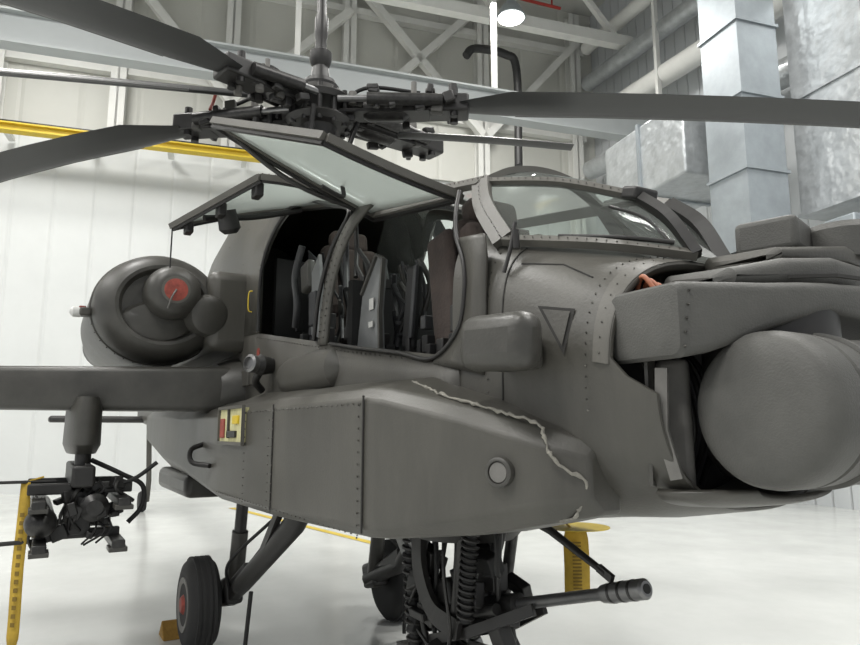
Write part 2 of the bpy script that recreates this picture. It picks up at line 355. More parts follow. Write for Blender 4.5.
for x0,zc in ((1.95,2.12),(3.38,1.90)):
    if x0<3:
        box('instrument_panel_%d'%int(x0*10),(x0+.12,0,zc+.14),(.12,.9,.30),M_black,H,(0,.2,0),.02)
        for yy in(-.25,0,.25): box('display_%d_%d'%(int(x0*10),int(yy*100)),(x0+.05,yy,zc+.18),(.02,.16,.16),M_lens,H,(0,.2,0))
        tube('cyclic_stick_%d'%int(x0*10),[(x0-.12,0,zc-.25),(x0-.14,.02,zc-.05),(x0-.18,0,zc+.12)],.018,M_dark,H)
    box('side_console_%d'%int(x0*10),(x0-.4,-.44,zc-.1),(.7,.14,.12),M_dark,H,bevel=.02)
    for k in range(14): 
        box('console_box_%d_%d'%(int(x0*10),k),(x0-.85+.065*k+random.uniform(-.02,.02),-.42+random.uniform(-.05,.06),zc+random.uniform(0,.2)),(random.uniform(.03,.06),.05,random.uniform(.04,.14)),random.choice([M_dark,M_black,M_black,M_armd,M_nac]),H,bevel=.006)
for k in range(26):
    x=random.uniform(1.0,2.15); z=random.uniform(2.2,2.9)
    if k%2: x=random.uniform(2.4,2.8); z=random.uniform(2.15,2.5)
    tube('cockpit_hose_%d'%k,[(x,-.36,z),(x+random.uniform(-.1,.1),-.32,z-.15),(x+random.uniform(-.1,.1),-.36,z-.35)],random.uniform(.008,.022),random.choice([M_dark,M_black,M_armd,M_nac]),H)
mk('gunner_side_shield',[V((2.30,-.49,2.04)),V((2.36,-.49,2.32)),V((2.48,-.46,2.52)),V((2.56,-.46,2.48)),V((2.58,-.49,2.2)),V((2.62,-.5,1.98))],[(0,1,2,3,4,5)],M_armor,H,solid=.02)
sweep('gunner_shield_rim',[V((2.36,-.505,2.32)),V((2.48,-.475,2.52)),V((2.56,-.475,2.48)),V((2.585,-.505,2.2)),V((2.62,-.515,1.98))],.02,.02,(0,-1,0),M_nac,H)
mk('pilot_side_shield',[V((1.55,-.48,2.2)),V((1.5,-.47,2.62)),V((1.62,-.47,2.72)),V((1.70,-.48,2.5)),V((1.74,-.5,2.16))],[(0,1,2,3,4)],M_armor,H,solid=.02)
box('pilot_side_box',(1.62,-.50,2.36),(.10,.04,.22),M_armd,H,bevel=.01)
box('pilot_side_box_upper',(1.38,-.46,2.62),(.16,.06,.2),M_nac,H,(0,-.2,0),.02)
tube('pilot_air_hose',[(1.30,-.48,2.85),(1.22,-.50,2.65),(1.28,-.50,2.45),(1.2,-.48,2.3)],.025,M_armd,H)
box('shield_placard',(2.49,-.507,2.25),(.05,.005,.06),M_label,H)
box('shield_placard_low',(2.50,-.514,2.14),(.05,.005,.03),M_label,H)
lathe('gunner_sight',(2.62,-.1,2.1),(0,0,1),[(0,.09),(.25,.10),(.30,.12),(.36,.12),(.40,.06)],M_black,H,16)
box('gunner_black_panel',(2.74,-.40,2.20),(.12,.04,.42),M_black,H,(0,.15,0),.02)
box('gunner_panel_strip',(2.80,-.425,2.22),(.03,.02,.36),M_armd,H,(0,.15,0),.006)

# -- side avionics sponson
def spons():
    def ring(x,yo,zt,zb,yi=.5,ct=.05,cb=.04,ztI=None):
        ztI=zt+.05 if ztI is None else ztI
        return [V((x,-yi,ztI)),V((x,-(yo-.02)*.5-yi*.5,(zt+ztI)/2)),V((x,-(yo-ct),zt)),V((x,-yo,zt-ct)),V((x,-yo,zb+cb)),V((x,-(yo-cb),zb)),V((x,-yi*.5-.5*(yo-cb),zb)),V((x,-yi,zb))]
    R=[ring(-3.8,.50,1.80,1.5,.4),ring(-3.2,.80,1.86,1.40,.4,.1,.1),ring(-1.2,.92,1.82,1.25,.45,.1,.1),ring(-.4,.90,1.76,1.22,.5,.08,.08),ring(.9,.92,1.74,1.16,ztI=1.88),ring(1.05,.93,1.745,1.155,ztI=1.9),ring(2.2,.92,1.76,1.165,ztI=1.86),ring(3.27,.90,1.765,1.20,ztI=1.83),ring(3.36,.87,1.755,1.205,ztI=1.80),ring(3.7,.735,1.68,1.25,.45,.05,.06,ztI=1.72),ring(3.95,.60,1.60,1.31,.40,.05,.06,ztI=1.63),ring(4.06,.49,1.55,1.34,.36,.04,.05,ztI=1.56)]
    return loft('avionics_sponson',R,M_hull,H,smooth=True,angle=18,bevel=.012)
mir(spons())
for x in (1.72,2.18,2.24,3.24): rivets([V((x,-.935 if x<3 else -.905,z)) for z in (1.2,1.72)],.045,.006)
for z in (1.21,1.70): rivets([(1.1,-.935,z),(2.2,-.925,z),(3.25,-.905,z)],.055,.006)
sweep('sponson_panel_seam',[(2.21,-.924,1.19),(2.21,-.924,1.73)],.008,.006,(0,-1,0),M_line,H)
sweep('sponson_corner_seam',[(3.275,-.902,1.22),(3.275,-.902,1.73)],.008,.006,(0,-1,0),M_line,H)
fn=V((.40,-.92,.0)).normalized()
pc=V((3.84,-.675,1.465))
lathe('sponson_port_ring',pc-fn*.02,fn,[(0,.048),(.03,.048),(.034,.042),(.034,.036),(.02,.034)],M_nac,H,24)
lathe('sponson_port_lens',pc+fn*.004,fn,[(0,.034),(.006,.032),(.008,.0)],M_bay,H,24)
bead=[(3.30,-.70,1.79),(3.42,-.70,1.76),(3.55,-.71,1.725),(3.70,-.68,1.69),(3.82,-.63,1.655),(3.93,-.585,1.62),(3.98,-.60,1.57),(4.0,-.575,1.50),(4.05,-.50,1.44),(4.03,-.50,1.38),(4.0,-.51,1.33),(3.93,-.54,1.315)]
def rb(t): return .003+.0035*abs(math.sin(t*61)+.5*math.sin(t*133))
bp=[p+V((random.uniform(-.004,.004),random.uniform(-.002,.002),random.uniform(-.004,.004))) for p in catmull([V(p) for p in bead],8)]
tube('torn_sealant_bead',bp,rb,M_seal,H,False)
box('sponson_access_bay',(1.42,-.925,1.63),(.56,.03,.20),M_cream,H)
box('sponson_bay_red_tag',(1.22,-.945,1.61),(.10,.01,.12),M_red,H,bevel=.004)
box('sponson_bay_fitting',(1.55,-.945,1.66),(.12,.02,.05),M_yel,H,bevel=.004)
box('sponson_bay_fitting_low',(1.46,-.945,1.575),(.20,.02,.04),M_dark,H,bevel=.004)
box('sponson_bay_strut',(1.38,-.945,1.64),(.02,.02,.18),M_nac,H)
sweep('sponson_bay_frame',[(1.13,-.945,1.52),(1.13,-.945,1.735),(1.71,-.945,1.735),(1.71,-.945,1.52),(1.13,-.945,1.52)],.02,.02,(0,-1,0),M_hull2,H)
fr=[]
for x,hw,hz in [(1.35,.02,.02),(1.45,.08,.09),(1.6,.10,.11),(2.15,.10,.11),(2.3,.09,.10),(2.36,.03,.04)]:
    fr.append([V((x,-.60-hw*math.cos(2*math.pi*k/20),1.93+hz*1.1*math.sin(2*math.pi*k/20))) for k in range(20)])
loft('side_fairing',fr,M_hull,H)
lathe('probe_light',(1.28,-.76,2.02),(.5,-1,.1),[(0,.055),(.06,.06),(.07,.042),(.05,.038),(.05,0)],M_steel,H,16)
lathe('probe_light_body',(1.25,-.64,2.02),(.3,-1,0),[(0,.05),(.1,.07),(.14,.05)],M_dark,H,16)
tube('probe_cable',[(1.28,-.72,2.0),(1.2,-.74,1.92),(1.15,-.68,1.86)],.025,M_dark,H)
lathe('red_filler_cap',(.92,-.64,2.14),(0,-1,0),[(0,.035),(.012,.035),(.014,.0)],M_red,H,20)
box('side_sensor_pod',(3.86,-.68,1.885),(.32,.13,.19),M_nac,H,(0,.05,.12),bevel=.055)
box('side_sensor_pod_foot',(3.82,-.60,1.86),(.2,.12,.12),M_nac,H,bevel=.02)
def tri(nm,pts,m,off): 
    return mk(nm,[V((x,-hy(x,z,True)-off,z)) for x,z in pts],[tuple(range(len(pts)))],m,H)
tri('warning_triangle',[(3.87,2.02),(4.02,1.99),(3.99,1.84)],M_line,.006)
tri('warning_triangle_inner',[(3.895,2.005),(4.005,1.983),(3.985,1.87)],M_hull,.009)
# -- nose sensor turret
DX,DZ=4.52,1.655
lathe('sensor_drum',(DX,0,DZ),(0,-1,0),[(.02,.205),(.10,.213),(.165,.216),(.17,.209),(.18,.209),(.185,.216),(.25,.216),(.282,.212),(.304,.199),(.318,.178),(.327,.14),(.331,.08),(.332,0)],M_turr,H,64)
mir(bpy.data.objects['sensor_drum'],'sensor_drum_port')
lathe('drum_seam_ring',(DX,0,DZ),(0,-1,0),[(.04,.220),(.07,.222),(.075,.212)],M_turr,H,64)
lathe('turret_core',(4.36,0,1.46),(0,0,1),[(0,.16),(.06,.2),(.4,.2),(.52,.2)],M_dark,H,32)
def rrect(y,z0,z1,x0,x1,r,zt=None):
    zt=z1 if zt is None else zt
    r=min(r,(x1-x0)*.45,(z1-z0)*.45); P=[]
    for cx,cz,a0 in ((x1-r,z1-r,0),(x0+r,z1-r,90),(x0+r,z0+r,180),(x1-r,z0+r,270)):
        for k in range(6):
            a=math.radians(a0+18*k); x=cx+r*math.cos(a); z=cz+r*math.sin(a)
            if z>z0+(z1-z0)*.5: z-= (z1-zt)*max(0,(x-x0)/(x1-x0))
            P.append(V((x,y,z)))
    return P
yk=[(-.452,1.83,1.99,4.16,4.37),(-.446,1.81,2.01,4.13,4.39),(-.43,1.80,2.02,4.12,4.40),(-.36,1.815,2.02,4.12,4.435),(-.28,1.845,2.02,4.13,4.475),(-.2,1.88,2.02,4.15,4.51),(-.1,1.915,2.025,4.15,4.55),(.0,1.94,2.03,4.15,4.57),(.2,1.93,2.04,4.15,4.58),(.45,1.80,2.03,4.18,4.40)]
loft('turret_yoke',[rrect(y,z0,z1,x0,x1,.03) for y,z0,z1,x0,x1 in yk],M_turr,H,angle=28)
rivets([(4.40,-.44,1.83),(4.41,-.42,1.99)],.04,.007)
fa=[(-.25,2.035,2.075,4.2,4.36),(-.22,2.025,2.10,4.15,4.42),(-.08,2.025,2.13,4.12,4.5),(.1,2.03,2.145,4.12,4.54),(.4,2.05,2.15,4.14,4.50),(.5,2.05,2.1,4.2,4.4)]
loft('upper_sensor_fairing',[rrect(y,z0,z1,x0,x1,.03,z1-.02) for y,z0,z1,x0,x1 in fa],M_turr,H,angle=28)
fa=[(-.04,2.13,2.16,4.2,4.4),(-.02,2.12,2.185,4.16,4.44),(.25,2.13,2.21,4.14,4.5),(.5,2.13,2.19,4.2,4.45)]
loft('night_sensor_base',[rrect(y,z0,z1,x0,x1,.02,z1-.02) for y,z0,z1,x0,x1 in fa],M_hull,H,angle=28)
box('night_sensor_head',(4.29,.18,2.245),(.2,.2,.12),M_turr,H,(0,0,.3),bevel=.022)
lathe('night_sensor_drum',(4.40,.40,2.17),(0,0,1),[(0,.13),(.10,.13),(.125,.11),(.13,0)],M_turr,H,32)
sweep('fairing_groove',[(4.505,-.1,2.045),(4.56,.05,2.055),(4.56,.3,2.065)],.010,.01,(1,0,0),M_line,H)
sweep('bay_side_frame',[(4.28,-.40,1.78),(4.27,-.40,1.6),(4.28,-.36,1.46)],.035,.02,(.5,-1,0),M_bay,H)
mk('bay_panel',[V((4.22,-.40,1.84)),V((4.22,-.40,1.44)),V((4.16,-.30,1.42)),V((4.16,-.30,1.84))],[(0,1,2,3)],M_nac,H,solid=.01)
box('bay_inner_duct',(4.2,-.26,1.60),(.10,.05,.44),M_bay,H,(0,0,.5),bevel=.02)
R=[]
for x,s,zb in [(4.22,.95,1.37),(4.3,.86,1.375),(4.36,.66,1.385),(4.41,.45,1.40)]:
    R.append([V((x,.40*s*math.sin(t),1.44-(1.44-zb)*max(0,math.cos(t))**.6)) for t in [math.radians(-85+170*k/24) for k in range(25)]])
loft('chin_lip',R,M_hull,H,closed=False,solid=.02)
for k in range(4): tube('bay_cable_%d'%k,[(4.10,-.30+.03*k,2.03),(4.17,-.34+.03*k,2.085-.01*k),(4.22,-.33+.03*k,2.02)],.008,M_cop,H)
for k in range(6): tube('bay_hose_%d'%k,[(4.05,-.34+.05*k,1.9),(4.16,-.33+.05*k,1.8),(4.18,-.30+.05*k,1.6),(4.1,-.28+.05*k,1.42)],.011,random.choice([M_dark,M_black,M_dark]),H)
# -- engine nacelle
def nacelle():
    o=(.0,-1.22,2.51); sx=(1.08,.96)
    a=lathe('engine_nacelle',o,(1,0,0),[(-2.6,.26),(-2.2,.36),(-1.2,.43),(-.2,.440),(.12,.436),(.26,.422),(.35,.39),(.41,.345),(.43,.31),(.425,.285),(.39,.27),(.35,.26),(.35,.0)],M_nac,H,56,sx)
    b=lathe('nacelle_front_ring',o,(1,0,0),[(.10,.441),(.12,.444),(.13,.438)],M_hull2,H,56,sx)
    c=lathe('nose_gearbox_fairing',(0,-1.17,2.60),(1,0,0),[(.1,.20),(.45,.20),(.52,.188),(.56,.16),(.58,.13),(.587,.11),(.587,.0)],M_nac,H,40)
    d=lathe('nose_gearbox_disc',(0,-1.17,2.60),(1,0,0),[(.585,.082),(.592,.082),(.594,.072),(.594,.0)],M_red,H,32)
    e=lathe('gearbox_disc_ring',(0,-1.17,2.60),(1,0,0),[(.58,.10),(.590,.10),(.592,.085)],M_hull2,H,32)
    f=lathe('gearbox_side_duct',(.15,-.96,2.48),(1,.15,-.1),[(0,.16),(.32,.16),(.37,.14),(.39,.1),(.39,0)],M_nac,H,32)
    g=lathe('intake_lower_lobe',(.2,-1.26,2.38),(1,0,0),[(0,.2),(.16,.2),(.20,.17),(.22,.1),(.225,0)],M_nac,H,32,(1.3,.8))
    h=lathe('exhaust_stub',(-2.6,-1.24,2.5),(-1,0,.1),[(0,.27),(.4,.30),(.8,.24),(.8,.2),(.3,.2)],M_dark,H,32,(1.1,.9))
    i=box('nacelle_pylon',(-.5,-.72,2.5),(2.0,.4,.62),M_hull,H,bevel=.08)
    for x in (a,b,c,d,e,f,g,h,i): mir(x)
nacelle()
for t in range(0,360,9):
    an=math.radians(t); RV.append((V((.06,-1.22-.44*1.08*math.cos(an),2.51+.44*.96*math.sin(an))),.006))
tube('cover_tag_cord',[(.60,-1.17,2.6),(.61,-1.2,2.54),(.58,-1.22,2.46)],.007,M_bay,H)
box('nav_light_base',(.1,-1.72,2.46),(.12,.08,.06),M_hull2,H,bevel=.015)
lathe('nav_light',(.1,-1.75,2.46),(0,-1,0),[(0,.04),(.05,.04),(.07,.02),(.075,0)],mat('nav_lens',(.75,.75,.72),.3),H,16)
box('nav_light_red',(.1,-1.74,2.49),(.06,.05,.03),M_red,H,bevel=.01)
tube('yellow_grab',[(.72,-.655,2.62),(.72,-.68,2.6),(.72,-.68,2.48),(.72,-.655,2.46)],.005,M_yel,H)
for k in range(5): box('aft_side_panel_%d'%k,(-.1+.24*k,-.652,1.98),(.2,.02,.12),M_hull2 if k%2 else M_hull,H,bevel=.006)
box('belly_fairing',(-1.0,-.62,1.14),(1.4,.5,.2),M_nac,H,bevel=.06)
tube('grab_handle',[(.5,-.90,1.5),(.55,-1.0,1.46),(.7,-1.02,1.38),(.85,-.93,1.36)],.018,M_dark,H)

def wingring(y,le,te,zt,zb):
    n=20; R=[]; ch=le-te; zc=(zt+zb)/2; th=(zt-zb)/2
    for k in range(n+1):
        s=1-k/n; x=le-ch*s*s
        f=min(1,1.0*math.sin(math.pi*min(1,s**.55*.98))**.6) if 0<s<1 else 0
        R.append(V((x,y,zc+th*f)))
    for k in range(1,n):
        s=k/n; x=le-ch*s*s; f=min(1,math.sin(math.pi*min(1,s**.55*.98))**.6); R.append(V((x,y,zc-th*f)))
    return R
R=[wingring(-.55,.52,-.8,2.085,1.715),wingring(-.75,.50,-.8,2.075,1.73),wingring(-2.7,.44,-.55,2.0,1.73),wingring(-2.78,.36,-.5,1.94,1.80)]
mir(loft('stub_wing',R,M_nac,H,angle=60),'stub_wing_port')
fr=[]
for y,s in [(-.60,.26),(-.72,.235),(-.80,.20)]:
    fr.append([V((.30+s*1.1*math.cos(t),y,1.9+s*math.sin(t))) for t in [2*math.pi*k/28 for k in range(28)]])
loft('wing_root_fairing',fr,M_nac,H)
for sgn,tag in ((-1,''),(1,'_port')):
    Y=1.68*sgn
    pr=[]
    for z,l,w in [(1.82,.5,.08),(1.75,.5,.11),(1.5,.48,.115),(1.44,.4,.09)]:
        pr.append([V((.12+l*math.copysign(abs(math.cos(t))**.7,math.cos(t)),Y+w*math.copysign(abs(math.sin(t))**.7,math.sin(t)),z)) for t in [2*math.pi*k/28 for k in range(28)]])
    loft('wing_pylon'+tag,pr,M_nac,H)
    cyl('pylon_post'+tag,(.45,Y,1.45),(.45,Y,1.30),.05,M_dark,H)
    box('launcher_beam'+tag,(.2,Y,1.30),(.9,.14,.14),M_dark,H,bevel=.02)
    for sx in(.5,-.1): 
        t2='%d'%int(sx*10+5)+tag
        box('launcher_crossbar_'+t2,(sx,Y,1.22),(.08,.62,.07),M_dark,H,bevel=.01)
        box('launcher_crossbar_low_'+t2,(sx,Y,.93),(.06,.50,.06),M_dark,H,bevel=.01)
        box('launcher_mast_'+t2,(sx,Y,1.08),(.08,.14,.32),M_dark,H,bevel=.01)
    for k,(dy,dz) in enumerate(((-.24,1.14),(.24,1.14),(-.22,.88),(.22,.88))):
        box('launch_rail_%d'%k+tag,(.25,Y+dy,dz),(1.1,.08,.06),M_gunm,H,bevel=.01)
        box('rail_shoe_%d'%k+tag,(.72,Y+dy,dz-.03),(.16,.11,.03),M_nac,H,bevel=.005)
    lathe('missile_body'+tag,(-.6,Y+sgn*.22,1.02),(1,0,0),[(0,.085),(1.15,.088),(1.20,.095),(1.28,.085),(1.33,.05),(1.35,0)],M_gunm,H,24)
    lathe('rack_motor'+tag,(.5,Y-sgn*.08,1.10),(1,0,0),[(0,.09),(.12,.09),(.15,.05),(.15,0)],M_gunm,H,20)
    for k in range(18):
        y=Y+random.uniform(-.26,.26); z=random.uniform(1.0,1.35)
        tube('rack_wire_%d'%k+tag,[(.56,y,z),(.62,y+random.uniform(-.06,.06),z-.07),(.53,y+random.uniform(-.1,.1),z-.16)],random.uniform(.006,.014),random.choice([M_dark,M_gunm,M_black]),H)
    for k in range(30):
        box('rack_fitting_%d'%k+tag,(random.uniform(.4,.62),Y+random.uniform(-.24,.24),random.uniform(.92,1.36)),(.08,random.uniform(.03,.10),random.uniform(.03,.10)),random.choice([M_dark,M_gunm,M_gunm,M_black,M_nac]),H,(random.uniform(-.5,.5),0,random.uniform(-.5,.5)),bevel=.008)
    tube('umbilical'+tag,[(.45,Y-.05*sgn,1.4),(.5,Y-.25*sgn,1.3),(.5,Y-.38*sgn,1.22),(.5,Y-.38*sgn,1.08),(.5,Y-.30*sgn,.98)],.016,M_black,H)
    tube('umbilical_b'+tag,[(.5,Y-.1*sgn,1.2),(.6,Y-.3*sgn,1.27),(.6,Y-.45*sgn,1.38)],.014,M_black,H)
    cyl('outboard_sway_rod'+tag,(.5,Y+.15*sgn,1.27),(.5,Y+.95*sgn,1.27),.010,M_dark,H)
    cyl('outboard_sway_rod_low'+tag,(.5,Y+.15*sgn,.90),(.5,Y+.95*sgn,.88),.014,M_dark,H)

def gear(s):
    y=s*.82
    t='' if s<0 else '_port'
    lathe('main_tyre'+t,(.2,y,.33),(0,s,0),[(-.11,.19),(-.115,.24),(-.10,.29),(-.07,.318),(-.03,.328),(.03,.328),(.07,.318),(.10,.29),(.115,.24),(.11,.19)],M_rub,H,48)
    for g in (-.055,-.02,.02,.055):
        lathe('tread_rib_%d'%int(g*1000+100)+t,(.2,y,.33),(0,s,0),[(g-.011,.30),(g-.010,.333),(g+.010,.333),(g+.011,.30)],M_rub,H,48)
    lathe('wheel_hub'+t,(.2,y,.33),(0,s,0),[(-.09,.19),(-.07,.18),(-.05,.10),(.05,.10),(.09,.19)],M_hull2,H,32)
    lathe('wheel_cap'+t,(.2,y,.33),(0,s,0),[(.04,.09),(.11,.07),(.13,.05),(.13,0)],M_red,H,24)
    lathe('wheel_hub_outer'+t,(.2,y,.33),(0,s,0),[(.09,.195),(.118,.19),(.112,.15),(.06,.13),(.055,.0)],M_bay,H,32)
    cyl('axle'+t,(.2,y,.33),(.2,y-s*.28,.36),.05,M_dark,H)
    tube('gear_trailing_arm'+t,[(.2,y-s*.26,.36),(.7,s*.62,.55),(1.35,s*.5,1.0),(1.5,s*.48,1.18)],lambda q:.055+.03*q,M_dark,H,False,12)
    box('gear_arm_web'+t,(.55,s*.60,.52),(.5,.09,.14),M_dark,H,(0,-.45,0),bevel=.02)
    box('gear_knee'+t,(.25,s*.60,.40),(.22,.14,.2),M_dark,H,(0,-.3,0),bevel=.03)
    cyl('shock_strut'+t,(.3,s*.58,.42),(.45,s*.58,1.25),.045,M_dark,H)
    cyl('shock_piston'+t,(.28,s*.58,.38),(.38,s*.58,.85),.06,M_nac,H)
    sweep('gear_drag_link'+t,[(.62,s*.66,.50),(1.05,s*.6,.80),(1.35,s*.56,1.18)],.06,.04,(0,1,0),M_dark,H)
    tube('brake_hose'+t,[(.35,s*.62,.4),(.5,s*.70,.6),(.7,s*.68,.75),(1.1,s*.57,1.0)],.012,M_black,H)
    cyl('tie_down_rod'+t,(.75,s*.62,.05),(.8,s*.6,.5),.015,M_black,H)
gear(-1); gear(1)
lathe('tail_tyre',(-9.2,0,.2),(0,1,0),[(-.07,.1),(-.07,.17),(-.03,.2),(.03,.2),(.07,.17),(.07,.1)],M_rub,H,24)
tube('tail_strut',[(-9.2,0.09,.2),(-9.1,.09,.6),(-8.9,0,1.8)],.05,M_hull,H,False)
mk('tail_fin',[V((-8.3,0,2.1)),V((-9.7,0,3.9)),V((-10.4,0,3.9)),V((-9.7,0,1.8))],[(0,1,2,3)],M_hull,H,solid=.16,bevel=.03)
box('stabilator',(-9.0,0,1.80),(.9,3.5,.12),M_dark,H,bevel=.05)

# -- chain gun
G=V((2.70,0,.72)); Gd=V((1.12,0,.31)).normalized(); 
def gp(t,dy=0,dz=0): return G+Gd*t+V((0,dy,dz))
lathe('gun_barrel',G,Gd,[(-.1,.045),(.15,.045),(.16,.028),(.9,.024),(.92,.034),(.95,.038),(1.14,.038),(1.15,.028)],M_steel,H,24)
lathe('muzzle_bore',gp(1.146),Gd,[(0,.018),(.006,.018)],M_black,H,16)
for k in range(3): lathe('muzzle_slot_%d'%k,gp(.97+.055*k),Gd,[(0,.0395),(.012,.0395)],M_gunm,H,24)
lathe('barrel_sleeve',G,Gd,[(.1,.055),(.35,.05),(.36,.03)],M_gunm,H,20)
box('gun_receiver',gp(-.22),(.5,.17,.16),M_gunm,H,(0,-.27,0),bevel=.02)
box('gun_feeder',gp(-.15,-.05,.1),(.28,.24,.14),M_gunm,H,(0,-.27,0),bevel=.03)
lathe('gun_turret_ring',(2.6,0,1.06),(0,0,1),[(0,.26),(.05,.30),(.16,.30)],M_dark,H,40)
for s in(-1,1):
    t='s' if s<0 else 'p'
    sweep('gun_yoke_'+t,[(2.45,s*.2,1.1),(2.5,s*.22,.9),(2.6,s*.2,.72),(2.78,s*.16,.66)],.10,.03,(0,1,0),M_dark,H,True)
    cyl('recoil_tube_'+t,gp(-.1,s*.11,-.01),gp(.3,s*.09,-.01),.026,M_gunm,H)
    sweep('cradle_arm_'+t,[gp(-.35,s*.13,-.12),gp(.1,s*.13,-.1),gp(.5,s*.03,-.03)],.05,.02,(0,1,0),M_dark,H)
    cyl('elevation_strut_'+t,(2.8,s*.15,1.1),(2.72,s*.14,.72),.03,M_gunm,H)
def spring(name,p1,p2,R0,r,turns,m):
    p1=V(p1);p2=V(p2);a,b,d=frame(p2-p1);pts=[]
    for i in range(turns*12+1):
        t=i/(turns*12); an=2*math.pi*turns*t; pts.append(p1.lerp(p2,t)+a*R0*math.cos(an)+b*R0*math.sin(an))
    tube(name,pts,r,m,H,False,6)
spring('ammo_chute_coil',(2.92,-.18,1.16),(2.86,-.18,.72),.036,.009,15,M_dark)
spring('recoil_spring',(2.32,-.18,1.02),(2.35,-.16,.48),.040,.010,13,M_dark)
cyl('chute_core',(2.92,-.18,1.16),(2.86,-.18,.72),.030,M_black,H)
cyl('spring_core',(2.32,-.18,1.02),(2.35,-.16,.48),.032,M_black,H)
for k in range(48):
    c=(random.uniform(2.25,3.0),random.uniform(-.22,.2),random.uniform(.40,1.14))
    box('gun_fitting_%d'%k,c,(random.uniform(.04,.16),random.uniform(.03,.09),random.uniform(.04,.14)),random.choice([M_dark,M_gunm,M_gunm,M_black,M_dark]) if k%8 else M_steel,H,(random.uniform(-.4,.4),random.uniform(-.4,.4),0),bevel=.008)
for k in range(12):
    x=random.uniform(2.3,2.95);y=random.uniform(-.2,.15)
    tube('gun_hose_%d'%k,[(x,y,1.12),(x+random.uniform(-.1,.1),y-.03,.9),(x+random.uniform(-.15,.1),y,.65),(x+random.uniform(-.1,.1),y+.03,.5)],random.uniform(.008,.016),random.choice([M_black,M_dark,M_gunm]),H)
sweep('gun_base_plate',[(2.15,0,.44),(2.9,0,.50)],.34,.03,(0,0,1),M_dark,H)
tube('gun_loop',[(2.98,-.15,1.18),(3.12,-.18,1.14),(3.12,-.18,1.0),(3.05,-.12,.95)],.012,M_black,H)
tube('wire_strike_cutter',[(3.10,-.02,1.22),(3.3,-.02,1.17),(3.62,-.02,1.05)],lambda q:.022-.008*q,M_dark,H,False)
box('cutter_tip',(3.62,-.02,1.05),(.08,.02,.03),M_dark,H,(0,.4,0))

# -- mast and rotor hub
HC=V((.25,0,4.38))
lathe('rotor_mast',(.25,0,3.6),(0,0,1),[(0,.26),(.12,.20),(.5,.14),(.62,.15),(.70,.2)],M_dark,H,32)
for k in range(4):
    an=math.radians(45+90*k)
    cyl('pitch_link_%d'%k,(.25+.22*math.cos(an),.22*math.sin(an),3.85),(.25+.34*math.cos(an+.3),.34*math.sin(an+.3),4.3),.022,M_gunm,H)
lathe('swashplate',(.25,0,3.84),(0,0,1),[(0,.28),(.06,.30),(.12,.27)],M_gunm,H,32)
lathe('hub_plate_lower',HC-V((0,0,.14)),(0,0,1),[(0,.26),(.05,.30),(.08,.27)],M_dark,H,32)
lathe('hub_plate_upper',HC+V((0,0,.06)),(0,0,1),[(0,.28),(.05,.30),(.12,.22),(.18,.15),(.24,.14)],M_dark,H,32)
for k in range(12):
    an=math.radians(30*k+10); cyl('hub_stud_%d'%k,HC+V((.25*math.cos(an),.25*math.sin(an),-.16)),HC+V((.25*math.cos(an),.25*math.sin(an),.17)),.024,M_gunm,H,seg=8)
lathe('air_data_mast',HC+V((0,0,.2)),(0,0,1),[(0,.16),(.05,.17),(.08,.10),(.16,.085),(.24,.07),(.26,.085),(.32,.10),(.38,.10),(.41,.055),(.5,.05),(.55,.06),(.72,.06),(.76,.045),(1.1,.035),(1.12,.05),(1.25,.05)],M_dark,H,28)
def airfoil(c,U,W,ch,th):
    pts=[]
    pr=[(0,0),(.02,.35),(.08,.7),(.2,.98),(.35,1),(.6,.72),(.85,.28),(1,.04)]
    for t,h in pr: pts.append(c+W*(ch*(.3-t))+U*(th*h*.5))
    for t,h in reversed(pr[1:]): pts.append(c+W*(ch*(.3-t))-U*(th*h*.5))
    return pts
